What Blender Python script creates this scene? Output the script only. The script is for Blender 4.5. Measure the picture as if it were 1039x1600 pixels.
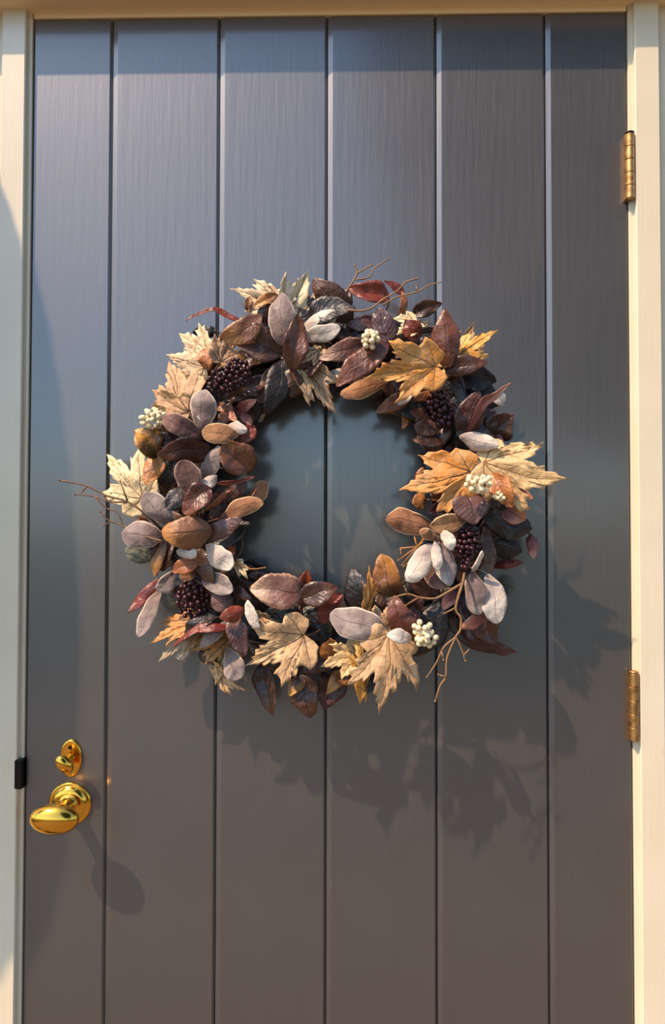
import bpy, bmesh, math, random
from mathutils import Vector, Matrix, noise as mnoise
random.seed(7)
S = bpy.context.scene
C = S.collection
for o in list(bpy.data.objects): bpy.data.objects.remove(o)

# ------------------------------------------------------------------ camera
# X right, Y into the door (door face at y = 0), Z up
F, CX, CY = 1120.0, 519.5, 800.0
EYE = Vector((0.0312, -1.0895, 1.28))
PITCH, YAW, ROLL = -0.02371, -0.02055, -0.00135
def _rot():
    cx, sx = math.cos(PITCH), math.sin(PITCH); cy, sy = math.cos(YAW), math.sin(YAW); cr, sr = math.cos(ROLL), math.sin(ROLL)
    rx = Matrix(((1,0,0),(0,cx,-sx),(0,sx,cx))); ry = Matrix(((cy,0,sy),(0,1,0),(-sy,0,cy))); rz = Matrix(((cr,-sr,0),(sr,cr,0),(0,0,1)))
    return rz @ ry @ rx
_B = Matrix(((1,0,0),(0,0,-1),(0,1,0)))          # viewer axes (right, up, toward) -> world
MW = _B @ _rot().transposed()                     # camera axes in the world
cam = bpy.data.cameras.new('camera'); co = bpy.data.objects.new('camera', cam); C.objects.link(co)
co.matrix_world = Matrix.Translation(EYE) @ MW.to_4x4()
cam.sensor_fit = 'VERTICAL'; cam.sensor_height = 24.0; cam.lens = 24.0 * F / 1600.0
cam.clip_start = 0.02
S.camera = co
def at(px, py, h=0.0):
    """world point seen at photo pixel (px, py), h metres in front of the door face"""
    d = MW @ Vector(((px-CX)/F, -(py-CY)/F, -1.0))
    t = (-h - EYE.y) / d.y
    return EYE + d * t
PX = 1.0 / 1028.0      # metres per pixel at the door face

# ------------------------------------------------------------------ light
SUN_TO = Vector((-0.074, -0.060, 0.1255)).normalized()
w = bpy.data.worlds.new('world'); S.world = w; w.use_nodes = True
nt = w.node_tree; nt.nodes.clear()
sky = nt.nodes.new('ShaderNodeTexSky'); sky.sky_type = 'NISHITA'; sky.sun_disc = False
sky.sun_elevation = math.asin(SUN_TO.z); sky.sun_rotation = math.atan2(SUN_TO.x, SUN_TO.y)
sky.air_density = 1.0; sky.dust_density = 1.6; sky.ozone_density = 1.0
bg = nt.nodes.new('ShaderNodeBackground'); bg.inputs[1].default_value = 0.27
ow = nt.nodes.new('ShaderNodeOutputWorld')
wb = nt.nodes.new('ShaderNodeMix'); wb.data_type = 'RGBA'; wb.blend_type = 'MULTIPLY'; wb.inputs[0].default_value = 1.0; wb.inputs[7].default_value = (0.87, 1.03, 1.18, 1)   # camera white balance
nt.links.new(sky.outputs[0], wb.inputs[6]); nt.links.new(wb.outputs[2], bg.inputs[0]); nt.links.new(bg.outputs[0], ow.inputs[0])
sl = bpy.data.lights.new('sun', 'SUN'); sl.energy = 6.6; sl.color = (1.0, 0.72, 0.49); sl.angle = math.radians(0.9)
so = bpy.data.objects.new('sun', sl); C.objects.link(so)
so.rotation_euler = SUN_TO.to_track_quat('Z', 'Y').to_euler(); so.location = SUN_TO * 6
S.view_settings.view_transform = 'Standard'; S.view_settings.look = 'None'
S.view_settings.gamma = 1.0; S.view_settings.use_curve_mapping = False
S.view_settings.exposure = 0.0

# ------------------------------------------------------------------ materials
def lin(c): return tuple(((v/255.)/12.92 if v <= 10 else (((v/255.)+.055)/1.055)**2.4) for v in c) + (1.0,)
class NT:
    def __init__(s, name):
        s.m = bpy.data.materials.new(name); s.m.use_nodes = True; s.t = s.m.node_tree
        s.b = s.t.nodes['Principled BSDF']
    def n(s, typ, **k):
        n = s.t.nodes.new(typ)
        for a, v in k.items(): setattr(n, a, v)
        return n
    def l(s, a, b): s.t.links.new(a, b)
    def val(s, sock, v):
        if hasattr(v, 'is_output') or hasattr(v, 'links'): s.l(v, sock)
        else: sock.default_value = v
    def math(s, op, a, b=0.0, clamp=False):
        n = s.n('ShaderNodeMath', operation=op, use_clamp=clamp); s.val(n.inputs[0], a); s.val(n.inputs[1], b); return n.outputs[0]
    def mix(s, f, a, b):
        n = s.n('ShaderNodeMix', data_type='RGBA'); s.val(n.inputs[0], f); s.val(n.inputs[6], a); s.val(n.inputs[7], b); return n.outputs[2]
    def ramp(s, f, p0, p1, c0=(0,0,0,1), c1=(1,1,1,1)):
        n = s.n('ShaderNodeValToRGB'); e = n.color_ramp.elements
        e[0].position = p0; e[1].position = p1; e[0].color = c0; e[1].color = c1; s.l(f, n.inputs[0]); return n.outputs[0]
    def noise(s, vec, scale, detail=3.0, rough=.5):
        n = s.n('ShaderNodeTexNoise'); n.inputs['Scale'].default_value = scale; n.inputs['Detail'].default_value = detail
        n.inputs['Roughness'].default_value = rough; s.l(vec, n.inputs['Vector']); return n.outputs['Fac']
    def mapping(s, vec, scale):
        n = s.n('ShaderNodeMapping'); n.inputs['Scale'].default_value = scale; s.l(vec, n.inputs[0]); return n.outputs[0]
    def bump(s, h, strength, dist, chain=None):
        n = s.n('ShaderNodeBump'); n.inputs['Strength'].default_value = strength; n.inputs['Distance'].default_value = dist
        s.l(h, n.inputs['Height'])
        if chain: s.l(chain, n.inputs['Normal'])
        return n.outputs[0]
    def set(s, color=None, rough=None, metal=None, normal=None, **k):
        if color is not None: s.val(s.b.inputs['Base Color'], color)
        if rough is not None: s.val(s.b.inputs['Roughness'], rough)
        if metal is not None: s.val(s.b.inputs['Metallic'], metal)
        if normal is not None: s.l(normal, s.b.inputs['Normal'])
        for a, v in k.items(): s.b.inputs[a.replace('_', ' ')].default_value = v
        return s.m

def door_paint():
    g = NT('door_paint'); oc = g.n('ShaderNodeTexCoord').outputs['Object']
    grain = g.noise(g.mapping(oc, (110, 110, 9)), 1.0, 5, .6)
    brush = g.noise(g.mapping(oc, (420, 420, 14)), 1.0, 2, .5)
    blot = g.noise(oc, 5.0, 3)
    col = g.mix(g.ramp(blot, .35, .7), lin((50, 45, 41)), lin((56, 50, 46)))
    spots = g.ramp(g.noise(oc, 26.0, 2), .755, .80)
    col = g.mix(g.math('MULTIPLY', spots, .18), col, lin((150, 145, 140)))
    nrm = g.bump(brush, .14, .0006, g.bump(grain, .34, .0016))
    rg = g.math('ADD', g.math('MULTIPLY', blot, .08), .44)
    return g.set(col, rg, 0.0, nrm, IOR=1.85, Coat_Weight=1.0, Coat_Roughness=.16, Coat_IOR=1.68)
def trim_paint():
    g = NT('trim_paint'); oc = g.n('ShaderNodeTexCoord').outputs['Object']
    n1 = g.noise(oc, 7.0, 3); n2 = g.noise(g.mapping(oc, (300, 300, 12)), 1.0, 3)
    col = g.mix(g.ramp(n1, .35, .7), lin((212, 199, 170)), lin((219, 207, 180)))
    chips = g.ramp(g.noise(g.mapping(oc, (120, 120, 30)), 1.0, 4), .72, .76)
    col = g.mix(g.math('MULTIPLY', chips, .35), col, lin((186, 160, 125)))
    return g.set(col, .30, 0.0, g.bump(n2, .3, .0008), IOR=1.65)
def wall_paint():
    g = NT('wall_render'); oc = g.n('ShaderNodeTexCoord').outputs['Object']
    return g.set(g.mix(g.noise(oc, 6.0), lin((214, 196, 166)), lin((226, 210, 182))), .8, 0.0, g.bump(g.noise(oc, 160.0, 4), .5, .002))
def brass(name='polished_brass', c=(236, 176, 70), rough=.10, dirt=.0):
    g = NT(name); oc = g.n('ShaderNodeTexCoord').outputs['Object']
    n = g.noise(oc, 90.0, 3)
    col = g.mix(g.math('MULTIPLY', g.ramp(n, .48, .62), dirt), lin(c), lin((92, 62, 34)))
    return g.set(col, g.math('ADD', g.math('MULTIPLY', n, .10 + dirt*.3), rough), 1.0, g.bump(n, .05 + dirt*.3, .0008))
def flat(name, c, rough=.6, metal=0.0, var=.12):
    g = NT(name); oc = g.n('ShaderNodeTexCoord').outputs['Object']; n = g.noise(oc, 60.0, 3)
    a = lin(c); b = tuple(x*(1-var*2) for x in a[:3]) + (1,)
    return g.set(g.mix(n, a, b), rough, metal, g.bump(n, .15, .0006))
def leaf_mat(name, c0, c1, rim=None, rough=.42, sheen=0.0, ribs=9, vein=None, tipc=None, ribstr=.5, spots=None, basec=None):
    """uv.x runs across the leaf (edges at 0 and 1), uv.y from stalk to tip"""
    tone = (.95, .94, .90) if sheen else (.97, .95, .84) if name.startswith('leaf') else (1.03, 1.0, .95)     # overall dye of each leaf family
    dye = lambda c: tuple(min(255, a*b) for a, b in zip(c, tone)) if c else None
    c0, c1, rim, vein, tipc, spots, basec = map(dye, (c0, c1, rim, vein, tipc, spots, basec))
    g = NT(name); tc = g.n('ShaderNodeTexCoord'); oc = tc.outputs['Object']
    sep = g.n('ShaderNodeSeparateXYZ'); g.l(tc.outputs['UV'], sep.inputs[0])
    u = g.math('ABSOLUTE', g.math('SUBTRACT', sep.outputs[0], .5)); v = sep.outputs[1]     # 0 midrib .. .5 edge
    oi = g.n('ShaderNodeObjectInfo').outputs['Random']
    addv = g.n('ShaderNodeVectorMath', operation='ADD'); g.l(oc, addv.inputs[0])
    comb = g.n('ShaderNodeCombineXYZ'); g.l(g.math('MULTIPLY', oi, 9.0), comb.inputs[0]); g.l(comb.outputs[0], addv.inputs[1])
    n1 = g.noise(addv.outputs[0], 38.0, 4, .6)
    col = g.mix(g.ramp(n1, .36, .66), lin(c0), lin(c1))
    if basec: col = g.mix(g.math('MULTIPLY', g.ramp(g.math('ADD', v, g.math('MULTIPLY', n1, .5)), .32, 1.0, (1,1,1,1), (0,0,0,1)), .9), col, lin(basec))
    if tipc: col = g.mix(g.math('MULTIPLY', g.ramp(g.math('ADD', v, g.math('MULTIPLY', n1, .4)), .75, 1.15), .85), col, lin(tipc))
    if spots: col = g.mix(g.math('MULTIPLY', g.ramp(g.noise(addv.outputs[0], 70.0, 3), .56, .68), .6), col, lin(spots))
    rib = g.math('SINE', g.math('MULTIPLY', g.math('SUBTRACT', v, g.math('MULTIPLY', u, .55)), ribs*6.283))
    ribm = g.ramp(rib, .86, 1.0)
    mid = g.ramp(u, .012, .034, (1,1,1,1), (0,0,0,1))
    vm = g.math('MAXIMUM', mid, g.math('MULTIPLY', ribm, .16))
    col = g.mix(g.math('MULTIPLY', vm, .55), col, lin(vein or tuple(int(x*.6) for x in c0)))
    if rim: col = g.mix(g.ramp(g.math('ADD', u, g.math('MULTIPLY', n1, .02)), .44, .49), col, lin(rim))
    hsv = g.n('ShaderNodeHueSaturation'); g.l(col, hsv.inputs['Color'])
    g.l(g.math('ADD', g.math('MULTIPLY', oi, .34), .83), hsv.inputs['Value']); g.l(g.math('ADD', g.math('MULTIPLY', oi, .02), .49), hsv.inputs['Hue'])
    h = g.math('ADD', g.math('MULTIPLY', rib, .22*ribstr), g.math('MULTIPLY', mid, -1.0))
    wr = g.bump(g.noise(addv.outputs[0], 85.0, 3, .55), .55, .0045)
    nrm = g.bump(g.noise(addv.outputs[0], 620.0 if sheen else 260.0, 2), .5 if sheen else .25, .0007, g.bump(h, .45, .0012, wr))
    m = g.set(hsv.outputs[0], rough, 0.0, nrm)
    if sheen: g.b.inputs['Sheen Weight'].default_value = sheen; g.b.inputs['Sheen Roughness'].default_value = .4; g.b.inputs['Specular IOR Level'].default_value = .2
    return m
M = dict(
    door=door_paint(), trim=trim_paint(), wall=wall_paint(), brass=brass(), hinge=brass('aged_brass', (200, 152, 96), .34, .55),
    black=flat('black_metal', (22, 21, 20), .35, .6), dark=flat('dark_gap', (24, 21, 20), .9), screw=flat('screw_hole', (26, 18, 8), .5, .5),
    twig=flat('twig_bark', (150, 112, 72), .7, 0, .25), twigd=flat('twig_bark_dark', (118, 86, 60), .7, 0, .25), vine=flat('grapevine', (58, 42, 32), .85, 0, .3),
    straw=flat('straw', (190, 128, 66), .6, 0, .2), cream=flat('cream_berry', (238, 220, 176), .38, 0, .10), wine=flat('wine_berry', (62, 24, 30), .22, 0, .25),
    stemd=flat('berry_stem', (60, 44, 34), .8), vein=flat('maple_vein', (104, 72, 42), .7, 0, .2), veint=flat('maple_vein_tan', (150, 106, 60), .7, 0, .2), green=flat('box_leaf', (52, 78, 40), .5, 0, .3),
    paving=flat('stone_paving', (116, 101, 84), .8, 0, .2), head=flat('bounce_lit_trim_paint', (250, 222, 172), .55, 0, .04), lawn=flat('lawn', (58, 70, 48), .9, 0, .2), soil=flat('moss', (60, 52, 34), .9))  # head: trim paint with warm bounced light put into its lighter colour
LM = {  # kind: (material, outline, name, label)
 'bg': (leaf_mat('leaf_burgundy', (56, 28, 27), (76, 42, 38), tipc=(84, 46, 38), rough=.36), 'P', 'dark_leaf', 'dark burgundy pointed leaf'),
 'br': (leaf_mat('leaf_chocolate', (60, 38, 32), (82, 54, 44), tipc=(98, 64, 48), rough=.36), 'P', 'dark_leaf', 'chocolate brown pointed leaf'),
 'rd': (leaf_mat('leaf_red', (98, 32, 22), (120, 46, 30)), 'P', 'red_leaf', 'rust red pointed leaf'),
 'rb': (leaf_mat('leaf_redbrown', (78, 42, 33), (106, 60, 44), tipc=(112, 66, 48), rough=.38), 'P', 'red_leaf', 'red-brown oval leaf with a raised midrib'),
 'tn': (leaf_mat('leaf_tan', (132, 88, 62), (162, 114, 82), tipc=(176, 122, 76), spots=(98, 62, 52), basec=(92, 58, 48)), 'P', 'tan_leaf', 'tan and brown leaf'),
 'gd': (leaf_mat('leaf_gold', (140, 92, 40), (170, 120, 60), tipc=(184, 134, 66), spots=(92, 58, 34), basec=(70, 46, 32)), 'P', 'gold_leaf', 'golden brown leaf'),
 'og': (leaf_mat('leaf_orange', (146, 86, 50), (178, 114, 72), spots=(104, 62, 44)), 'P', 'gold_leaf', 'orange-brown curled leaf'),
 'mv': (leaf_mat('leaf_mauve', (88, 54, 50), (116, 78, 72), tipc=(184, 154, 144), rim=(150, 114, 98)), 'P', 'mauve_leaf', 'mauve brown leaf with pale edges'),
 'pu': (leaf_mat('leaf_plum', (74, 48, 52), (100, 70, 72), rough=.30, ribstr=.9), 'P', 'mauve_leaf', 'glossy plum leaf'),
 'pk': (leaf_mat('leaf_pink', (150, 86, 86), (180, 118, 108), tipc=(196, 138, 120), basec=(92, 44, 46)), 'P', 'pink_leaf', 'dusty pink leaf'),
 'bk': (leaf_mat('leaf_black', (30, 25, 26), (42, 35, 35), rough=.44, ribstr=.8), 'P', 'dark_leaf', 'almost black glossy leaf'),
 'gg': (leaf_mat('leaf_greygreen', (102, 104, 92), (128, 130, 114), sheen=.1, rough=.7), 'O', 'grey_leaf', 'grey-green leaf'),
 'lv': (leaf_mat('leaf_lavender', (136, 122, 122), (172, 158, 154), rim=(206, 190, 180), rough=.8, sheen=.12, ribs=5, ribstr=.2, vein=(118, 100, 102), spots=(112, 92, 92), basec=(104, 80, 78)), 'O', 'felt_leaf', 'lavender grey felt leaf with a round tip'),
 'lb': (leaf_mat('leaf_lavbrown', (98, 72, 68), (132, 104, 100), rim=(178, 152, 140), rough=.75, sheen=.12, ribs=5, ribstr=.2, vein=(80, 58, 56), basec=(72, 48, 44)), 'O', 'felt_leaf', 'brownish lavender felt leaf'),
 'wh': (leaf_mat('leaf_pale', (202, 194, 190), (228, 218, 206), rim=(230, 216, 202), rough=.75, sheen=.1, ribs=5, ribstr=.25, vein=(170, 156, 154), spots=(172, 160, 160), basec=(166, 148, 142)), 'O', 'felt_leaf', 'pale silvery felt leaf'),
 'tf': (leaf_mat('leaf_tanfelt', (142, 100, 70), (170, 126, 92), rim=(222, 192, 154), rough=.75, sheen=.1, ribs=5, ribstr=.3, vein=(104, 70, 50), basec=(104, 70, 54)), 'O', 'felt_leaf', 'tan felt leaf with a cream rim'),
 'mt': (leaf_mat('maple_tan', (172, 140, 102), (192, 162, 124), rough=.6, spots=(142, 106, 72), vein=(172, 140, 102), ribs=3, ribstr=.1), 'M', 'maple_leaf', 'tan maple leaf'),
 'mp': (leaf_mat('maple_pale', (202, 182, 148), (216, 198, 166), rough=.6, spots=(178, 148, 106), vein=(202, 182, 148), ribs=3, ribstr=.1), 'M', 'maple_leaf', 'pale cream maple leaf'),
 'my': (leaf_mat('maple_yellow', (192, 128, 48), (188, 148, 94), rough=.6, spots=(172, 136, 94), vein=(196, 132, 46), ribs=3, ribstr=.1), 'M', 'maple_leaf', 'golden yellow maple leaf'),
 'mg': (leaf_mat('maple_grey', (150, 136, 118), (178, 158, 128), rough=.65, spots=(186, 146, 92), vein=(150, 136, 118), ribs=3, ribstr=.1), 'M', 'maple_leaf', 'greyish maple leaf with a tan tip'),
 'mb': (leaf_mat('maple_brown', (150, 104, 58), (174, 128, 78), rough=.6, spots=(112, 76, 44), vein=(150, 104, 58), ribs=3, ribstr=.1), 'M', 'maple_leaf', 'golden brown maple leaf'),
}

# ------------------------------------------------------------------ mesh helpers
def link(name, me, mat, parent=None, smooth=False):
    if mat and not me.materials: me.materials.append(mat)
    if smooth:
        for p in me.polygons: p.use_smooth = True
    o = bpy.data.objects.new(name, me); C.objects.link(o); o.parent = parent
    return o
def mesh(name, verts, faces): 
    me = bpy.data.meshes.new(name); me.from_pydata([tuple(v) for v in verts], [], faces); me.update(); return me
def empty(name, loc=(0,0,0), parent=None):
    o = bpy.data.objects.new(name, None); C.objects.link(o); o.location = loc; o.parent = parent; o.empty_display_size = .05; return o
def tag(o, label=None, cat=None, group=None, kind=None):
    for k, v in (('label', label), ('category', cat), ('group', group), ('kind', kind)):
        if v: o[k] = v
    return o
def box(name, x0, x1, y0, y1, z0, z1, mat, parent=None, bev=.0015):
    bm = bmesh.new(); bmesh.ops.create_cube(bm, size=1)
    for v in bm.verts: v.co = Vector(((x0+x1)/2 + v.co.x*(x1-x0), (y0+y1)/2 + v.co.y*(y1-y0), (z0+z1)/2 + v.co.z*(z1-z0)))
    if bev: bmesh.ops.bevel(bm, geom=bm.edges[:], offset=bev, segments=2, profile=.5, affect='EDGES')
    me = bpy.data.meshes.new(name); bm.to_mesh(me); bm.free(); return link(name, me, mat, parent)
def extrude_z(name, prof, z0, z1, mat, parent=None, nz=1):
    """closed xy profile swept along z"""
    n = len(prof); vs = []; fs = []
    for k in range(nz+1):
        z = z0 + (z1-z0)*k/nz
        vs += [(x, y, z) for x, y in prof]
    for k in range(nz):
        for i in range(n):
            j = (i+1) % n; fs.append((k*n+i, k*n+j, (k+1)*n+j, (k+1)*n+i))
    fs += [tuple(range(n))[::-1], tuple(nz*n+i for i in range(n))]
    me = mesh(name, vs, fs); bm = bmesh.new(); bm.from_mesh(me); bmesh.ops.recalc_face_normals(bm, faces=bm.faces); bm.to_mesh(me); bm.free()
    return link(name, me, mat, parent)
def catmull(pts, sub=5):
    if len(pts) < 3: return [Vector(p) for p in pts]
    P = [pts[0]*2-pts[1]] + list(pts) + [pts[-1]*2-pts[-2]]; out = []
    for i in range(1, len(P)-2):
        a, b, c, d = P[i-1], P[i], P[i+1], P[i+2]
        for k in range(sub):
            t = k/sub
            out.append(.5*((2*b)+(c-a)*t+(2*a-5*b+4*c-d)*t*t+(3*b-a-3*c+d)*t**3))
    out.append(P[-2]); return out
def tube(V, Fc, pts, r0, r1, ns=6, knob=0.0):
    base = len(V); n = len(pts); ref = Vector((.3, .9, .2))
    for i, p in enumerate(pts):
        t = (pts[min(i+1, n-1)] - pts[max(i-1, 0)]).normalized()
        a = t.cross(ref); a.normalize(); b = t.cross(a)
        r = r0 + (r1-r0)*i/max(1, n-1)
        if knob: r *= 1 + knob*(math.sin(i*2.1+p.x*90)*.5)
        for k in range(ns):
            q = 6.28318*k/ns; V.append(p + a*(r*math.cos(q)) + b*(r*math.sin(q)))
    for i in range(n-1):
        for k in range(ns):
            j = (k+1) % ns; Fc.append((base+i*ns+k, base+i*ns+j, base+(i+1)*ns+j, base+(i+1)*ns+k))
    Fc.append(tuple(base+k for k in range(ns))[::-1]); Fc.append(tuple(base+(n-1)*ns+k for k in range(ns)))
def lathe(prof, ns=48, sx=1.0, sz=1.0):
    """profile (radius, depth out of the door) revolved about -Y"""
    V = []; Fc = []
    for r, d in prof:
        for k in range(ns):
            q = 6.28318530718*k/ns; V.append((r*math.cos(q)*sx, -d, r*math.sin(q)*sz))
    for i in range(len(prof)-1):
        for k in range(ns):
            j = (k+1) % ns; Fc.append((i*ns+k, i*ns+j, (i+1)*ns+j, (i+1)*ns+k))
    Fc.append(tuple(range(ns))); Fc.append(tuple((len(prof)-1)*ns+k for k in range(ns))[::-1])
    return V, Fc
def fixn(me):
    bm = bmesh.new(); bm.from_mesh(me); bmesh.ops.recalc_face_normals(bm, faces=bm.faces); bm.to_mesh(me); bm.free(); return me

# ------------------------------------------------------------------ the setting
ZT = EYE.z + 0.791          # top of the door leaf
G = [-.457, -.334, -.167, 0.0, .167, .334, .457]
door = empty('door_1', (0, 0, 0)); tag(door, 'grey-brown painted plank door of six vertical boards', None, None, 'structure')
for i in range(6):
    x0, x1 = G[i], G[i+1]; c = (x0+x1)/2
    left_e = [(.0002, .0040), (.0008, .0022), (.0078, .0001), (.0084, 0.0)]      # wide chamfer on the left edge, tight arris on the right: inset, depth
    right_e = [(.0004, .0042), (.0016, .0030), (.0034, .0008), (.0046, 0.0)]
    flat_e = [(.0, .003), (.0004, .0012), (.0015, .0)]
    le, re = (flat_e if i == 0 else left_e), (flat_e if i == 5 else right_e)
    prof = [(x0+le[0][0]-c, .044)] + [(x0+a-c, d) for a, d in le] + [(x1-a-c, d) for a, d in re[::-1]] + [(x1-re[0][0]-c, .044)]
    p = extrude_z('plank', prof, .012, ZT, M['door'], door, 1); p.location = (c, 0, 0)
# side trims: jamb almost flush with the door, raised narrow casing, flat board beyond
def jamb_profile(s):
    e = s*.457
    pts = [(e+s*.0022, .06), (e+s*.0022, -.001), (e+s*.0032, -.0022), (e+s*.0085, -.0022), (e+s*.0085, -.0105), (e+s*.0100, -.0120),
           (e+s*.0440, -.0120), (e+s*.0455, -.0105), (e+s*.0455, 0.0), (e+s*.125, 0.0), (e+s*.126, .001), (e+s*.126, .06)]
    return pts
HS = ZT + .0105               # underside of the head trim
for k, s in ((1, -1), (2, 1)):
    t = extrude_z('trim_%d' % k, jamb_profile(s), 0.0, HS, M['trim']); tag(t, None, None, None, 'structure')
t = box('trim_3', -.60, .60, -.0470, .06, HS, HS+.15, M['head'], None, .002); tag(t, None, None, None, 'structure')
hj = box('head_jamb', -.457, .457, -.0025, .055, ZT+.0025, HS+.0005, M['head'], t, .0008)
st = box('gap_backing', -.457, .457, .046, .060, .012, ZT+.002, M['dark'], door, 0)  # dark sheet added behind the boards, closing their joints
for nm, x0, x1 in (('wall_left', -2.6, -.583), ('wall_right', .583, 2.6)):
    tag(box(nm, x0, x1, .004, .20, 0, HS+.9, M['wall'], None, 0), None, None, None, 'structure')
tag(box('wall_top', -.583, .583, .004, .20, HS+.15, HS+.9, M['wall'], None, 0), None, None, None, 'structure')
tag(box('floor', -3.0, 3.0, -5.0, .25, -.06, 0.0, M['paving'], None, 0), None, None, None, 'structure')
tag(box('ground', -40, 40, -60, -5.0, -.08, -.03, M['lawn'], None, 0), None, None, None, 'structure')

# strike plate on the left jamb
c = at(33, 1208, .006)
sp = box('strike_plate', -.457-.0103, -.457-.0008, -.0126, .004, c.z-.022, c.z+.022, M['black'], bpy.data.objects['trim_1'], .0006)
tag(sp, 'black metal strike plate')
box('strike_lip', -.457-.0115, -.457-.0083, -.0128, -.0118, c.z-.021, c.z+.021, M['black'], sp, .0003)

# hinges
def hinge(pxx, py0, py1, loose):
    a, b = at(pxx, py0, .010), at(pxx, py1, .010)
    x = (a.x+b.x)/2; L = a.z-b.z; z0 = b.z; y = -.010
    h = link('hinge', mesh('hinge', *(lambda V, Fc: (tube(V, Fc, [Vector((x, y, z0-.001)), Vector((x, y, z0+L+.001))], .0050, .0050, 12), (V, Fc))[1])([], [])), M['hinge'], door)
    tag(h, 'brass butt hinge with five knuckles')
    for k in range(5):
        q0, q1 = z0 + L*k/5 + .0004, z0 + L*(k+1)/5 - .0004
        V = []; Fc = []
        n = 20
        prof = [(.0064, q0), (.0068, q0+.0004), (.0068, q1-.0004), (.0064, q1)]
        for r, z in prof:
            for j in range(n): V.append((r*math.cos(6.28318*j/n)+x, r*math.sin(6.28318*j/n)+y, z))
        for i in range(3):
            for j in range(n): Fc.append((i*n+j, i*n+(j+1) % n, (i+1)*n+(j+1) % n, (i+1)*n+j))
        Fc += [tuple(range(n))[::-1], tuple(3*n+j for j in range(n))]
        me = mesh('knuckle', V, Fc); kn = link('knuckle', me, M['hinge'], h)
        for p in me.polygons: p.use_smooth = len(p.vertices) == 4
        me.set_sharp_from_angle(angle=.5)
    V, Fc = lathe([(.0001, 0), (.0046, .0003), (.0066, .0016), (.0070, .003)], 20)
    V = [(vx+x, vz+y, z0+L+.0042+vy) for vx, vy, vz in V]
    link('pin_cap', fixn(mesh('pin_cap', V, Fc)), M['hinge' if not loose else 'black'], h, True)
    box('hinge_leaf', x-.0068, x+.0006, -.010, .03, z0, z0+L, M['hinge'], h, .0003)
hinge(984, 210, 311, True); hinge(990.5, 1052, 1157, False)

# door knob
kc = at(110, 1255, 0.0)
kn = empty('door_knob', (kc.x, 0, kc.z), door); tag(kn, 'polished brass oval door knob on a round rose')
V, Fc = lathe([(.0325, 0), (.0325, .002), (.0315, .0036), (.0295, .0044), (.0275, .0040), (.0262, .0048), (.0250, .0066), (.0215, .0086), (.0170, .0096), (.0135, .0098), (.0130, .0106), (.0128, .0108)])
link('rose', fixn(mesh('rose', V, Fc)), M['brass'], kn, True)
V, Fc = lathe([(.0120, .008), (.0122, .0115), (.0112, .0125), (.0100, .0150), (.0092, .022), (.0094, .034), (.0110, .042), (.0120, .047)])
link('neck', fixn(mesh('neck', V, Fc)), M['brass'], kn, True)
prof = [(.0001, .0335)] + [(math.sin(a)**.92 if 0 < a < math.pi else .0001, 0) for a in ()]
prof = []
for i in range(25):
    a = math.pi*i/24; prof.append((max(.0001, math.sin(a))*1.0, .0600 - .0165*math.cos(a)))
V, Fc = lathe(prof, 56, .0355, .0218)
link('knob', fixn(mesh('knob', V, Fc)), M['brass'], kn, True)
V, Fc = lathe([(.0016, 0), (.0016, .0012), (.0001, .0013)], 12)
ss = link('set_screw', fixn(mesh('set_screw', V, Fc)), M['screw'], kn); ss.location = (.0055, -.024, .0082); ss.rotation_euler = (-.9, 0, .3)

# thumb-turn lock
lc = at(111.5, 1184, 0.0)
lk = empty('thumb_turn', (lc.x, 0, lc.z), door); tag(lk, 'polished brass thumb turn on an oval plate')
V, Fc = lathe([(1.0, 0), (1.0, .0020), (.96, .0034), (.88, .0042), (.80, .0037), (.74, .0036), (.4, .0044), (.0001, .0046)], 48, .0168, .0288)
link('plate', fixn(mesh('plate', V, Fc)), M['brass'], lk, True)
V, Fc = lathe([(.0065, .003), (.0068, .0065), (.0058, .008), (.0042, .012), (.0040, .021)], 24)
link('stem', fixn(mesh('stem', V, Fc)), M['brass'], lk, True)
prof = []
for i in range(17):
    a = math.pi*i/16; prof.append((max(.0001, math.sin(a)), -.0085*math.cos(a)))
V, Fc = lathe(prof, 36, .0105, .0160)
tu = link('turn', fixn(mesh('turn', V, Fc)), M['brass'], lk, True); tu.location = (0, -.0265, -.001); tu.rotation_euler = (0, math.radians(-40), math.radians(18))
for dz in (.0165, -.0175):
    V, Fc = lathe([(.0029, 0), (.0029, .0012), (.0001, .0010)], 16)
    sc = link('screw', fixn(mesh('screw', V, Fc)), M['screw'], lk); sc.location = (-.0004, -.0040, dz)

# ------------------------------------------------------------------ the wreath
wc = at(512, 772, 0.0)
WZ = .0
wreath = empty('autumn_wreath', (wc.x, 0, wc.z))
tag(wreath, 'round wreath of dark leaves, tan maple leaves and berries on the plank door', 'wreath')
def loc(p): return p - Vector((wc.x, 0, wc.z))
def lvl(L): return .016 + L*.0112

# grapevine ring
for k in range(9):
    V = []; Fc = []; pts = []
    ph = 6.283*k/9; tw = random.choice((2, 3, 3, 4)); rr = random.uniform(.014, .026)
    for i in range(72):
        a = 6.28318*i/72; q = ph + tw*a
        R0 = .212 + rr*math.cos(q); pts.append(Vector((R0*math.cos(a), -.034 + rr*1.0*math.sin(q), R0*math.sin(a)*1.0)))
    n = len(pts); ns = 6; r = random.uniform(.004, .006)
    for i, p in enumerate(pts):
        t = (pts[(i+1) % n]-pts[i-1]).normalized(); a = t.cross(Vector((0, 1, 0))).normalized(); b = t.cross(a)
        for j in range(ns): V.append(p + a*r*math.cos(6.283*j/ns) + b*r*math.sin(6.283*j/ns))
    for i in range(n):
        for j in range(ns): Fc.append((i*ns+j, i*ns+(j+1) % ns, ((i+1) % n)*ns+(j+1) % ns, ((i+1) % n)*ns+j))
    link('vine', fixn(mesh('vine', V, Fc)), M['vine'], wreath, True)

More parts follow.
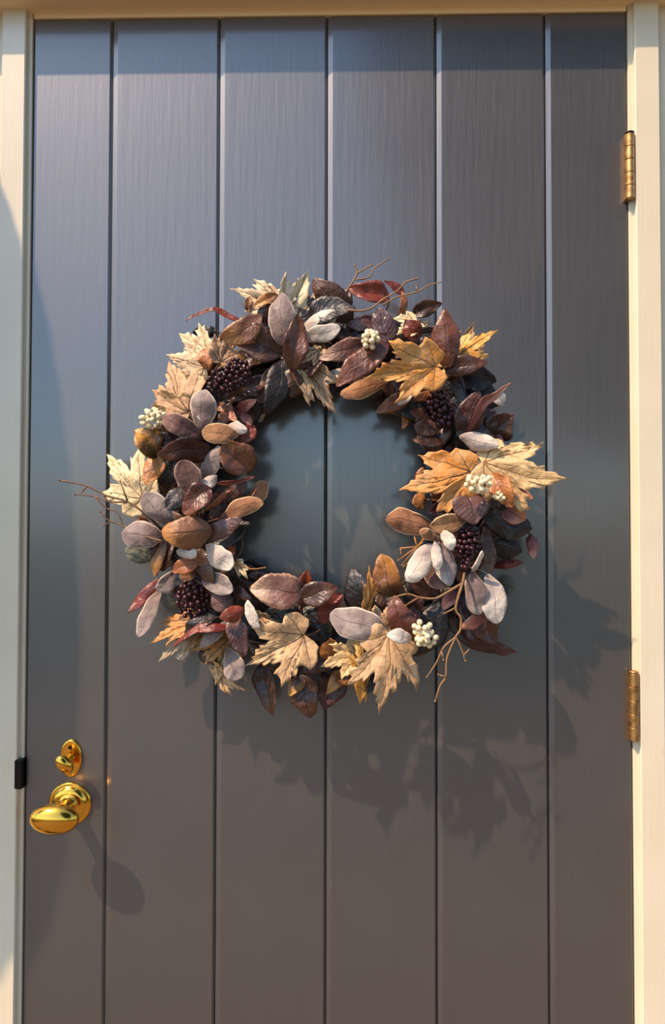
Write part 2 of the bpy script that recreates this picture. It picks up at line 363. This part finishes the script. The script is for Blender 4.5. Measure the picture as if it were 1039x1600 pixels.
HALF = [(0,1.0), (.045,.88), (.105,.83), (.10,.76), (.19,.72), (.17,.63), (.235,.58), (.215,.51), (.225,.455),
        (.30,.53), (.37,.60), (.40,.56), (.49,.60), (.60,.65), (.56,.54), (.60,.48), (.525,.41), (.56,.34), (.475,.27), (.42,.215),
        (.48,.17), (.55,.115), (.50,.03), (.45,-.04), (.35,-.085), (.27,-.15), (.15,-.12), (.05,-.06), (0,-.02)]
def maple_outline(rng):
    jit = lambda x, y: (x*(1+rng.uniform(-.06,.06)), y*(1+rng.uniform(-.05,.05)))
    R = [HALF[0]] + [jit(*p) for p in HALF[1:-1]] ; Lf = [jit(*p) for p in HALF[1:-1]]
    ring = R + [HALF[-1]] + [(-x, y) for x, y in Lf[::-1]]
    out = []
    n = len(ring)
    for i in range(n):
        a, b = ring[i], ring[(i+1) % n]
        m = 2
        for k in range(m):
            t = k/m; out.append((a[0]+(b[0]-a[0])*t, a[1]+(b[1]-a[1])*t))
    return out
VEINS = [(0, 1.0), (.60, .65), (-.60, .65), (.55, .115), (-.55, .115)]
def surf_frame(B, T, roll):
    ax = (T-B); Ln = ax.length; ax.normalize()
    Nn = Vector((0, -1, 0)); Nn = (Nn - ax*Nn.dot(ax)).normalized(); Sd = ax.cross(Nn).normalized()
    rm = Matrix.Rotation(math.radians(roll), 3, ax)
    return ax, rm @ Nn, rm @ Sd, Ln
cnt = [0]
def add_leaf(kind, B, T, wid, roll=0, bulge=.10, side=0.0, fold=None, seed=None):
    """B, T: stalk end and tip in wreath space; wid in metres; bulge outward and side bend as fractions of the length"""
    cnt[0] += 1
    rng = random.Random(cnt[0]*17+3 if seed is None else seed)
    mat, shp, nm, lab = LM[kind]
    ax, N, Sd, Ln = surf_frame(B, T, roll)
    th = .00035 if shp != 'O' else .0006
    ph = rng.uniform(0, 6.28); ph2 = rng.uniform(0, 6.28)
    twist = rng.uniform(-.55, .55)
    if shp == 'M':
        ring = maple_outline(rng); n = len(ring); rings = 7
        fo = rng.uniform(.05, .16) if fold is None else fold
        curl = rng.uniform(-.12, .10)
        sx = wid/1.20
        def P(x, y, off=0.0):
            v = y; r2 = x*x*1.4+y*y; ang = math.atan2(x, max(y, 1e-6) if abs(y) > 1e-6 else 1e-6); r = math.sqrt(x*x+y*y)
            d = 9.
            for vx, vy in VEINS:
                l = math.hypot(vx, vy); cr = abs(x*vy-y*vx)/l; dt = (x*vx+y*vy)/l
                if dt > 0: d = min(d, cr)
            if d > 5: d = r
            nz = fo*min(d, .16)*1.2 + curl*r2*.7 + .022*math.sin(9*x+ph)*math.sin(8*y+ph2) + twist*x*y*.5 + fold_extra*abs(x)
            c = B + ax*(Ln*y) + N*(Ln*(bulge*4*v*(1-v)*.7 + nz)) + Sd*(x*sx + Ln*side*4*v*(1-v))
            return c + warp(c, Ln)*.8 + N*off
        fold_extra = rng.uniform(-.12, .22)
        V = []; Fc = []; UV = []
        for sgn in (1, -1):
            b0 = len(V)
            V.append(P(0, 0, sgn*th)); UV.append((.5, .1))
            for k in range(1, rings+1):
                f = (k/rings)**.85
                for x, y in ring: V.append(P(x*f, y*f, sgn*th)); UV.append((.5+x*f*.5+.03, .2+.8*y*f))
            for i in range(n):
                j = (i+1) % n
                tri = (b0, b0+1+i, b0+1+j); Fc.append(tri if sgn > 0 else tri[::-1])
                for k in range(rings-1):
                    q = (b0+1+k*n+i, b0+1+(k+1)*n+i, b0+1+(k+1)*n+j, b0+1+k*n+j); Fc.append(q if sgn > 0 else q[::-1])
        tot = 1+rings*n
        for i in range(n):
            j = (i+1) % n; a = 1+(rings-1)*n
            Fc.append((a+i, tot+a+i, tot+a+j, a+j))
        me = mesh(nm, V, Fc)
        o = finish(nm, me, UV, mat, lab)
        VV = []; VF = []
        for vx, vy in VEINS:
            m = 10; pts = [P(vx*.94*i/m, vy*.94*i/m, th+.0002) for i in range(m+1)]
            tube(VV, VF, pts, .00085, .00025, 4)
            for t0, sg in ((.28, 1), (.42, -1), (.52, 1), (.64, -1), (.74, 1)):
                if abs(vx) > .5 and vy < .2 and t0 > .45: continue
                l = math.hypot(vx, vy); dx, dy = vx/l, vy/l
                ex, ey = dx*.74-sg*dy*.67, dy*.74+sg*dx*.67; q = .17*(1.05-t0)*l + .03
                tube(VV, VF, [P(vx*t0+ex*q*i/4, vy*t0+ey*q*i/4, th+.0001) for i in range(5)], .0004, .00015, 4)
        if bulge > -.5:
            rad = math.hypot(B.x, B.z); k = .212/max(rad, .01)
            st = Vector((B.x*k, -.036, B.z*k)) if (rad > .245 or rad < .175) else B - ax*(Ln*.28) - N*.012
            tube(VV, VF, catmull([P(0, 0, 0), B - ax*(Ln*.12)-N*.002, st], 4), .0010, .0008, 5)
        link('veins', mesh('veins', VV, VF), M['vein' if rng.random() < .7 else 'veint'], o, True)
        return o
    nu, nv = 8, 22
    round_tip = shp == 'O'
    fo = (rng.uniform(-.25, .45) if not round_tip else rng.uniform(-.35, .30)) if fold is None else fold
    ser = .022 if not round_tip else .0
    ruf = rng.uniform(.015, .06) if not round_tip else rng.uniform(.0, .02)
    tipcurl = rng.uniform(-.22, .22)
    V = []; Fc = []; UV = []
    for sgn in (1, -1):
        for i in range(nv+1):
            v = i/nv
            if round_tip:
                pw = math.sin(math.pi*min(1, v)**1.15)**.56 if 0 < v < 1 else 0.0
                pw = max(pw, .10 if v < .5 else .02) 
            else:
                pw = (math.sin(math.pi*v**.90)**.74 if 0 < v < 1 else 0.0)*(1-.18*v)*1.06
                pw = max(pw, .05 if v < .5 else .006)
            pw *= 1 + ser*(1 if i % 2 else -1)
            hw = wid*.5*pw
            cen = B + ax*(Ln*v) + N*(Ln*(bulge*4*v*(1-v) + tipcurl*max(0, v-.7)*1.2)) + Sd*(Ln*side*4*v*(1-v))
            tw = twist*(v-.5)
            for j in range(nu+1):
                uu = (j/nu)*2-1; x = uu*hw
                zz = abs(x)*fo - (x*x/max(wid, .001))*.35*(1 if round_tip else .5) + ruf*wid*math.sin(v*11+ph+(uu > 0)*2.0)*uu*uu + tw*x
                q = cen + Sd*(x*(1-.12*abs(fo))) + N*zz; V.append(q + warp(q, Ln) + N*(sgn*th)); UV.append((j/nu, v))
        b = 0 if sgn > 0 else (nv+1)*(nu+1)
        for i in range(nv):
            for j in range(nu):
                q = (b+i*(nu+1)+j, b+i*(nu+1)+j+1, b+(i+1)*(nu+1)+j+1, b+(i+1)*(nu+1)+j); Fc.append(q if sgn > 0 else q[::-1])
    b = (nv+1)*(nu+1)
    for i in range(nv):
        for j in (0, nu):
            q = (i*(nu+1)+j, (i+1)*(nu+1)+j, b+(i+1)*(nu+1)+j, b+i*(nu+1)+j); Fc.append(q if j == 0 else q[::-1])
    for i in (0, nv):
        for j in range(nu):
            q = (i*(nu+1)+j, i*(nu+1)+j+1, b+i*(nu+1)+j+1, b+i*(nu+1)+j); Fc.append(q if i == nv else q[::-1])
    rad = math.hypot(B.x, B.z)
    if rad > .245 or rad < .175:
        k = .212/max(rad, .01); an = Vector((B.x*k, -.036, B.z*k)); n0 = len(V); q0 = V[4]
        tube(V, Fc, catmull([q0, (q0*2+an)/3 + Vector((0, -.004, 0)), an], 4), .0011, .0009, 5)
        UV += [(.5, .02)]*(len(V)-n0)
    return finish(nm, mesh(nm, V, Fc), UV, mat, lab)
def warp(q, Ln):
    return mnoise.noise_vector(q*(1.9/Ln) + Vector((cnt[0]*7.3, 0, 0)))*(Ln*.075) + mnoise.noise_vector(q*(5.0/Ln) + Vector((0, cnt[0]*3.1, 0)))*(Ln*.028)
def finish(nm, me, UV, mat, lab):
    uvl = me.uv_layers.new(name='UVMap')
    for lp in me.loops: uvl.data[lp.index].uv = UV[lp.vertex_index]
    o = link(nm, me, mat, wreath, True); o['label'] = lab
    return o

REG = dict(A=(340,400,4.329), B=(540,390,3.711), C=(600,600,3.463), D=(580,780,3.711), E=(340,860,3.056), F=(180,820,3.996), G=(90,640,3.056), H=(200,440,4.329))
# kind, stalk x y, tip x y, width, level, [roll, bulge, side, tip level change]
LV = dict(
A=[('mp',430,330,80,215,260,4,-10,.05,0,-2.2),('mp',470,440,605,85,320,4,25,.05,0,-2.6),('lv',445,570,425,258,190,8,-10,.08),('rb',505,750,535,400,175,9,15,.12),
   ('tn',290,395,0,565,165,7,-10,.15,-.10),('br',410,650,92,535,235,6,0,.08),('gd',405,272,232,365,85,4,15,.12),('tn',205,365,218,275,55,3),
   ('wh',590,500,800,385,125,6,-15,.06),('wh',595,555,835,495,112,7,10,.08),('bk',705,320,550,335,105,3),('br',890,430,652,155,165,5,-20,.10),
   ('pu',1070,450,870,465,95,6),('mv',1010,600,675,715,140,7,-10,.08),('rb',1130,610,805,865,190,8,10,.08),('tf',1110,870,843,935,120,6,5,.08),
   ('wh',860,770,718,868,75,5),('mg',560,730,830,1088,260,5,0,.04),('mg',690,640,555,735,130,6,10,.1),('bk',440,720,345,1078,190,6,-20,.10),('lb',420,740,275,985,105,5,-15,.08),
   ('br',300,440,350,320,100,4),('og',560,400,610,370,60,3),('bk',560,640,640,560,90,4),('bg',700,560,580,530,110,4)],
H=[('rd',740,265,400,258,66,4,30,.10,.16),('mp',545,500,338,340,250,6,0,.05,0,-2.6),('mp',510,580,262,490,290,7,-10,.06,0,-2.8),('mt',400,850,275,520,390,8,-10,.05,0,-3.2),('mt',400,850,145,840,240,7,-15,.08,0,-2),
   ('og',530,470,548,605,135,7,0,.25),('rd',570,580,515,690,95,5),('mt',628,525,700,355,240,8,25,.08,0,-2),('gd',785,520,598,600,85,7,20,.12),
   ('lv',505,970,520,712,172,9,-15,.10),('tf',440,825,272,895,105,6,0,.12),('lb',500,1050,228,908,125,8,0,.10),('wh',585,970,466,912,42,9),
   ('tf',725,1040,495,1015,120,9,10,.14),('wh',670,985,795,1005,95,8,0,.08),('pk',745,870,868,788,72,7,20,.1),('pk',770,885,832,980,66,7,-10,.1),('pk',700,825,750,965,52,7,20,.12,.1),
   ('br',695,885,605,965,85,7),('rd',845,975,768,1115,95,7,-20),('gd',700,745,812,718,32,7,30),('br',600,800,805,780,95,5),('bk',605,340,440,338,85,2,0,.05),
   ('tn',600,830,690,890,70,6),('gd',430,760,500,650,60,5),('br',440,960,330,900,80,5)],
G=[('gd',475,215,362,98,135,5,25,.18),('bk',565,130,455,200,105,4),('bg',725,200,478,218,135,7,-35,.16,.14),('mp',400,410,232,218,290,4,-5,.04,0,-1.8),('og',485,225,428,358,95,5,0,.08),
   ('gg',480,235,552,402,100,3),('lb',640,410,618,238,128,8,-10,.10),('rb',725,385,598,498,125,9,10,.12),('bk',610,395,515,480,105,7),('lv',545,560,412,402,115,7,-10,.08),
   ('lv',495,612,308,590,122,7,10,.10),('tn',730,580,488,592,150,9,-5,.16),('wh',755,325,675,377,58,8,15),('rb',905,295,785,148,165,8,10,.12),('lv',700,325,772,168,80,7,-25,.1),
   ('lv',690,295,672,218,60,6),('rd',755,358,945,314,30,8,30,.05),('br',760,460,905,345,120,6),('tf',795,505,985,435,92,8,-5,.12),('tf',890,460,1008,350,80,5,-15,.1),
   ('pu',705,605,892,525,95,8,0,.1),('bk',735,665,925,540,110,6,-30,.1),('gg',455,705,328,655,100,1),('og',435,545,374,512,42,5),('bk',540,250,640,330,120,5),('bk',700,420,800,330,110,5),
   ('br',560,230,500,330,90,4),('bg',860,460,720,520,120,6),('og',705,480,826,382,30,7,20)],
F=[('tn',310,115,238,330,95,6,20,.08),('rd',355,165,248,328,40,5,35,.05),('wh',392,160,505,185,75,9,0,.05),('og',505,245,358,292,95,8,10,.22),('tf',495,300,400,330,70,7),
   ('lv',365,305,265,420,100,6,-15),('rd',275,342,68,552,80,3,10,.05),('lv',275,425,148,695,95,4,15,.08),('wh',585,140,740,275,135,8,10,.08),('lv',560,335,738,405,130,7,-5,.10),
   ('br',495,150,620,370,135,7),('lb',725,455,603,515,115,7,0,.12),('rd',795,530,652,585,95,9,0,.15),('pu',735,580,818,822,125,8,0,.12),('lv',705,785,770,972,130,6,10,.1),
   ('my',490,600,192,742,210,5,30,.05),('mg',490,640,283,855,240,4,20,.05),('bk',655,545,425,722,130,6,35,.16,-.06),('rd',690,635,362,747,60,8,40,.10,.06),('lv',705,605,515,768,70,7,20),
   ('mb',695,690,415,795,260,4,10,.06),('mt',700,760,620,1000,260,4,0,.06),('mt',650,900,855,1052,150,4,35,.08,.08),('wh',455,795,372,833,45,3),('gg',405,565,328,415,95,3),
   ('mp',770,245,832,340,90,7,10,.05),('bk',815,230,922,252,52,4),('wh',905,645,832,468,60,9,-20,.08,-.05),('wh',892,655,850,578,26,8),('mt',900,560,1035,605,80,6,30),
   ('bg',735,365,855,475,65,6),('bk',600,640,690,560,120,5),('bk',820,340,980,420,150,4),('bg',440,400,320,420,70,4),('bk',820,540,900,720,130,4),('br',560,760,640,860,120,3)],
E=[('mv',400,195,158,192,165,7,10,.14),('rd',405,235,440,98,95,5),('br',405,235,575,168,120,7,-10,.12),('rd',495,335,592,195,95,6,-15),('bk',705,290,640,98,130,6,-10,.12),
   ('my',712,262,716,68,60,8,40,.1),('gd',845,210,785,8,140,7,-15,.12),('lv',815,405,535,300,145,8,10,.10),('mt',392,428,122,550,310,8,0,.05),('mt',655,500,488,556,170,7,10,.06),
   ('og',545,525,528,412,95,6),('mt',820,432,780,795,330,9,-8,.05),('my',700,650,648,360,110,8,45,.12),('rb',905,430,848,220,130,8,-10,.12),('mt',805,368,845,228,170,7,0,.05),
   ('wh',918,425,812,402,62,10,20,.15),('br',395,590,446,798,130,4,0,.08),('gd',655,590,515,682,75,4,25,.15,.1),('br',215,540,256,792,100,2,15,.05),('lv',345,540,330,602,52,4),
   ('bg',570,560,500,752,135,2),('bk',420,280,540,420,190,4),('bk',300,300,420,330,150,3),('bk',560,420,640,560,160,4),('gd',405,600,342,700,80,4,30),('bg',120,180,80,240,60,6),
   ('bk',930,270,780,160,140,4),('bk',760,560,690,690,110,5),('bg',960,270,920,360,70,6),('mb',620,560,690,660,110,3)],
D=[('tf',350,150,78,125,150,7,8,.12),('tf',530,115,348,160,112,8,-10,.14),('pu',560,-30,600,145,205,8,0,.12),('tf',370,225,284,182,64,9,0,.1),('wh',415,188,470,296,74,9,20,.12,-.10),
   ('wh',340,280,212,482,118,9,10,.08),('wh',372,262,388,408,66,10,0,.1),('lv',400,255,455,500,125,8,-10,.08),('lb',345,320,425,525,160,7,0,.06),('wh',585,415,638,288,40,8,30),
   ('br',650,165,682,445,95,5,-30),('lv',588,428,622,670,128,8,10,.08),('wh',678,455,738,718,130,7,-15,.08),('bk',675,100,950,185,190,5,0,.08),('bk',725,265,885,305,125,3,10),
   ('pk',925,205,942,348,66,3,20),('pk',790,50,872,138,125,4,-10),('gg',745,480,835,525,125,0),('rd',715,392,885,375,52,1),('bg',535,560,705,845,190,4),('pk',690,635,525,748,95,6,-20,.1),
   ('bg',555,822,848,885,85,3,25,.06),('bg',390,545,228,478,120,6),('bg',500,690,725,800,160,3),('bk',480,480,420,700,170,4),('bk',300,640,420,820,170,3),('bg',230,640,300,560,80,6),
   ('bk',480,330,560,440,140,4),('pk',500,520,420,650,80,6,20),('bg',280,820,180,900,120,3)],
C=[('my',450,482,82,572,340,8,0,.05),('mt',575,450,992,538,370,8,0,.05),('og',585,505,706,665,125,8,10,.12),('pk',690,590,808,612,70,5),('pk',640,655,768,745,125,5),('bg',390,655,235,695,110,7),
   ('og',235,500,162,510,95,4,0,.2),('og',228,630,148,642,90,4,0,.2),('wh',425,292,615,338,85,8,20,.06),('bg',425,255,512,36,140,6,10,.08),('pk',458,242,686,2,60,8,35,.06,-.16),
   ('wh',645,105,583,48,68,4),('br',555,285,695,172,165,3),('br',255,215,150,140,100,5),('og',130,128,98,248,42,5),('pu',285,250,155,222,85,5),('br',300,305,148,298,95,5),
   ('tn',148,82,258,42,40,7,20),('wh',82,108,158,52,45,7),('bg',335,425,248,395,100,6),('bk',560,340,480,460,140,5),('bk',600,690,500,600,170,4),('bg',620,560,720,700,140,4),('br',640,630,520,640,80,5)],
B=[('rd',235,292,15,228,130,5,10,.1),('pu',160,425,20,448,95,6),('pu',245,565,190,330,140,7,-10,.12),('rd',335,262,222,180,52,3,20),('og',330,375,325,238,45,4,30),('br',390,372,558,308,95,3,15,.08),
   ('mp',405,430,285,502,190,5,20,.05),('mt',415,470,535,448,90,4,30),('rd',425,505,338,408,115,6),('bk',415,495,565,485,80,6),('rb',575,655,585,340,150,8,-8,.08),('mt',680,600,745,422,200,4,10,.05),
   ('my',600,650,892,455,200,6,-20,.04),('br',595,680,815,655,120,7,10,.10),('my',488,690,115,742,350,9,0,.05),('rb',375,835,175,942,95,6),('br',608,695,695,925,70,5),('bk',600,715,610,915,110,4),
   ('bk',640,725,878,775,160,4,0,.06),('bk',660,800,900,900,160,3),('bk',320,600,240,560,120,5),('bk',330,640,270,700,120,5),('mv',110,780,0,720,90,5),('bg',350,560,290,630,90,7),('br',0,240,-20,380,110,4)],
)
for key, rows in LV.items():
    ox, oy, sc = REG[key]
    for row in rows:
        kind, bx, by, tx, ty, wd, L = row[:7]
        rng = random.Random(int(bx*31+ty*7+L))
        roll = row[7] if len(row) > 7 else rng.uniform(-18, 18)
        bul = row[8] if len(row) > 8 else rng.uniform(.04, .14)
        side = row[9] if len(row) > 9 else 0.0
        z0 = lvl(L) - .006; z1 = lvl(L) + (row[10]*.0112 if len(row) > 10 else rng.uniform(-.004, .010))
        b = loc(at(ox+bx/sc, oy+by/sc, z0)); t = loc(at(ox+tx/sc, oy+ty/sc, z1))
        b = b + (b-t)*.08
        add_leaf(kind, b, t, wd/sc*PX*(1.09-z0)/1.09*(1.0 if LM[kind][1] == 'M' else 1.10), roll, bul, side)
# dark under-leaves close to the vines
for i in range(190):
    a = 6.28318*i/190 + random.uniform(-.05, .05)
    R0 = random.uniform(.165, .250); d = random.choice((-1, 1, 1, 1))
    z = random.uniform(.022, .074)
    b = Vector((R0*math.cos(a), -z, R0*math.sin(a)))
    a2 = a - d*random.uniform(.22, .36); R1 = min(.262, max(.160, R0 + random.uniform(-.05, .05)))
    t = Vector((R1*math.cos(a2), -(z+random.uniform(-.01, .014)), R1*math.sin(a2)))
    add_leaf(random.choice(('bk', 'bk', 'bg', 'br')), b, t, random.uniform(.036, .052), random.uniform(-25, 25), .1)

# berries
def sphere_mesh(name, r, seg=10, rg=7):
    V, Fc = lathe([(max(.0001, math.sin(math.pi*i/rg)*r), -r*math.cos(math.pi*i/rg)) for i in range(rg+1)], seg)
    me = fixn(mesh(name, V, Fc)); return me
BM = {}
def cluster(key, cx, cy, rx, ry, n, rpx, L, mat, label, pts=None, seed=1, rot=0.0):
    ox, oy, sc = REG[key]; rng = random.Random(seed)
    r = rpx/sc*PX*.92; z = lvl(L); ck = (mat, round(r, 5))
    if ck not in BM:
        BM[ck] = sphere_mesh('berry', r); BM[ck].materials.append(M[mat])
        for p in BM[ck].polygons: p.use_smooth = True
    P = []
    tries = 0
    while len(P) < n and tries < 6000:
        tries += 1
        x, y = rng.uniform(-1, 1), rng.uniform(-1, 1)
        if x*x+y*y > 1: continue
        qx, qy = x*rx*math.cos(rot)-y*ry*math.sin(rot), x*rx*math.sin(rot)+y*ry*math.cos(rot)
        h = z + .012*(1-x*x-y*y) + rng.uniform(-.007, .003)
        p = loc(at(ox+(cx+qx)/sc, oy+(cy+qy)/sc, h))
        if all((p-q).length > r*1.75 for q in P): P.append(p)
    root = loc(at(ox+cx/sc, oy+cy/sc, z-.03)); mid = root + Vector((0, -.016, 0))
    V = []; Fc = []
    tube(V, Fc, [root, mid], .0011, .0009, 5)
    for p in P: tube(V, Fc, catmull([mid, (mid+p)/2 + Vector((rng.uniform(-.002, .002), .002, rng.uniform(-.002, .002))), p], 2), .0005, .0004, 4)
    cl = link('berry_cluster', mesh('berry_cluster', V, Fc), M['stemd'], wreath); cl['label'] = label
    for p in P:
        o = bpy.data.objects.new('berry', BM[ck]); C.objects.link(o); o.parent = cl; o.location = p
        o.rotation_euler = (rng.uniform(0, 3), rng.uniform(0, 3), 0)
CR, WN = 'cluster of cream berries', 'cluster of dark wine-red berries'
cluster('H', 172, 925, 88, 62, 26, 18, 6.5, 'cream', CR, seed=2)
cluster('B', 145, 520, 42, 50, 16, 17, 9, 'cream', CR, seed=3)
cluster('C', 482, 535, 38, 40, 10, 16, 10.5, 'cream', CR, seed=4)
cluster('C', 537, 545, 34, 48, 12, 16, 10.5, 'cream', CR, seed=5, rot=.6)
cluster('E', 978, 372, 40, 36, 11, 14, 9.5, 'cream', CR, seed=6)
cluster('E', 995, 420, 48, 40, 16, 14, 9.5, 'cream', CR, seed=7)
cluster('C', 620, 608, 34, 16, 9, 10, 9.5, 'cream', CR, seed=17, rot=.4)
cluster('H', 690, 645, 150, 105, 62, 17, 8, 'wine', WN, seed=8, rot=-.55)
cluster('B', 545, 905, 62, 130, 46, 16, 6.5, 'wine', WN, seed=9, rot=-.25)
cluster('D', 560, 255, 68, 82, 38, 16, 7, 'wine', WN, seed=10)
cluster('D', 548, 390, 34, 42, 12, 14, 7.5, 'wine', WN, seed=11)
cluster('F', 480, 460, 98, 122, 50, 17, 6, 'wine', WN, seed=12)

# twigs: every sprig one part, its side shoots with it
def twig(key, lines, L, r0, mat, label, r1=None):
    ox, oy, sc = REG[key]; V = []; Fc = []
    for k, ln in enumerate(lines):
        pts = [loc(at(ox+p[0]/sc, oy+p[1]/sc, lvl(L + (p[2] if len(p) > 2 else 0)))) for p in ln]
        rr = r0 if k == 0 else r0*.75
        cp = catmull(pts, 4); tube(V, Fc, cp, rr, rr*.62, 6, .25)
        e = cp[-1]; d = (cp[-1]-cp[-2]).normalized(); tube(V, Fc, [e-d*.001, e+d*.0006, e+d*.002], rr*.7, rr*.85, 6)
    o = link('twig', fixn(mesh('twig', V, Fc)), M[mat], wreath, True); o['label'] = label
twig('G', [[(500,575,-2),(420,500),(335,440),(230,410),(140,365),(12,338)], [(335,440),(240,440),(180,415),(85,405)], [(180,415),(230,470),(285,490),(312,555)], [(140,365),(120,390)], [(335,440),(300,345)], [(240,440),(225,415)]], 6, .0019, 'twigd', 'brown forked twig')
twig('G', [[(500,628,2),(420,605,1),(310,555),(245,530),(205,490)], [(250,535),(220,556)]], 6, .0016, 'twigd', 'brown forked twig')
twig('B', [[(-20,290,-1),(15,230),(65,140),(55,95)], [(65,140),(110,112),(155,88)], [(58,176),(135,160),(165,110),(250,55)]], 5, .0017, 'twig', 'tan forked twig')
twig('B', [[(10,350,0),(90,355),(150,340),(215,290),(300,240),(345,190),(410,170)], [(215,320),(300,275),(415,245),(475,210),(545,190)], [(415,245),(410,208)]], 7, .0016, 'twig', 'tan forked twig')
twig('D', [[(540,430,-2),(528,490),(490,630),(520,690),(515,760),(490,800),(440,920),(432,1030),(400,1080),(372,1168)], [(490,800),(420,860),(380,945),(325,1028)], [(490,795),(520,860),(545,935)], [(535,905),(562,878)], [(490,630),(428,660)], [(432,1030),(392,1018)], [(408,885),(418,930)]], 10, .0019, 'twig', 'long tan forked twig')
twig('D', [[(532,485,0),(440,540),(370,575),(280,570),(210,550),(115,575)], [(210,550),(195,508)], [(275,570),(200,615)]], 10, .0017, 'twig', 'long tan forked twig')
for ln in ([(310,225),(180,380)], [(168,285),(305,272)], [(250,218),(272,300)], [(300,250),(160,352)], [(310,280),(190,388)], [(170,285),(172,312)]):
    twig('D', [ln], 7, .0011, 'straw', 'short straw twig')
twig('F', [[(785,60),(795,120),(785,170),(740,218),(690,195)]], 5, .0012, 'twig', 'thin curved stem')
twig('F', [[(700,200),(770,245),(850,275),(932,268)]], 7, .0010, 'straw', 'thin pale stem')
twig('A', [[(520,745),(510,800),(545,870),(590,940)]], 7, .0011, 'twigd', 'thin dark stem')
twig('B', [[(260,930),(330,975)]], 5, .0014, 'twigd', 'short dark stem')

# ------------------------------------------------------------------ unseen slender topiary, added and shaped to cast the shadow on the left boards
def sun_point(px, py, h):
    p = at(px, py, 0.0); d = SUN_TO * (h / -SUN_TO.y); return p + d
TC = sun_point(-50, 862, .22)
top = empty('shade_topiary', (TC.x, TC.y, 0)); tag(top, 'unseen slender clipped evergreen in a pot, added to shade the left boards', 'topiary')
bm = bmesh.new(); bmesh.ops.create_icosphere(bm, subdivisions=5, radius=1.0)
rg = random.Random(4)
for v in bm.verts:
    k = 1 + rg.uniform(-.02, .02); v.co = Vector((v.co.x*.11*k, v.co.y*.11*k, TC.z + v.co.z*.63*k))
me = bpy.data.meshes.new('foliage'); bm.to_mesh(me); bm.free(); link('foliage', me, M['green'], top)
V = []; Fc = []; tube(V, Fc, [Vector((0, 0, .30)), Vector((0, 0, TC.z-.55))], .014, .011, 10); link('stem', mesh('stem', V, Fc), M['vine'], top, True)
V, Fc = lathe([(.105, 0), (.110, .005), (.145, .30), (.155, .305), (.155, .335), (.143, .335), (.140, .31), (.0001, .305)], 32)
link('pot', fixn(mesh('pot', [(a, c, -b) for a, b, c in V], Fc)), M['paving'], top)

# ------------------------------------------------------------------ unseen broad tree, added behind the viewer to darken the door's sky reflection
tr = empty('unseen_tree', (3.6, -7.0, 0)); tag(tr, 'unseen broad leafy tree added to darken the reflections in the door', 'tree')
V = []; Fc = []; tube(V, Fc, [Vector((0, 0, -.05)), Vector((.05, 0, 1.5)), Vector((0, .1, 5.0))], .24, .14, 12); link('trunk', mesh('trunk', V, Fc), M['vine'], tr, True)
rg = random.Random(11); V = []; Fc = []
while len(V) < 4*4200:
    p = Vector((rg.uniform(-1, 1), rg.uniform(-1, 1), rg.uniform(-1, 1)))
    if not .45 < p.length < 1 + .12*math.sin(7*p.x+3*p.z): continue
    q = Vector((p.x*3.5, p.y*2.6, 6.2 + p.z*4.2)); a = Vector((rg.gauss(0, 1), rg.gauss(0, 1), rg.gauss(0, 1))).normalized(); b = a.orthogonal().normalized()
    k = len(V); V += [q-a*.22, q+b*.13, q+a*.22, q-b*.13]; Fc.append((k, k+1, k+2, k+3))
cr = link('crown', mesh('crown', V, Fc), M['green'], tr); cr['kind'] = 'stuff'
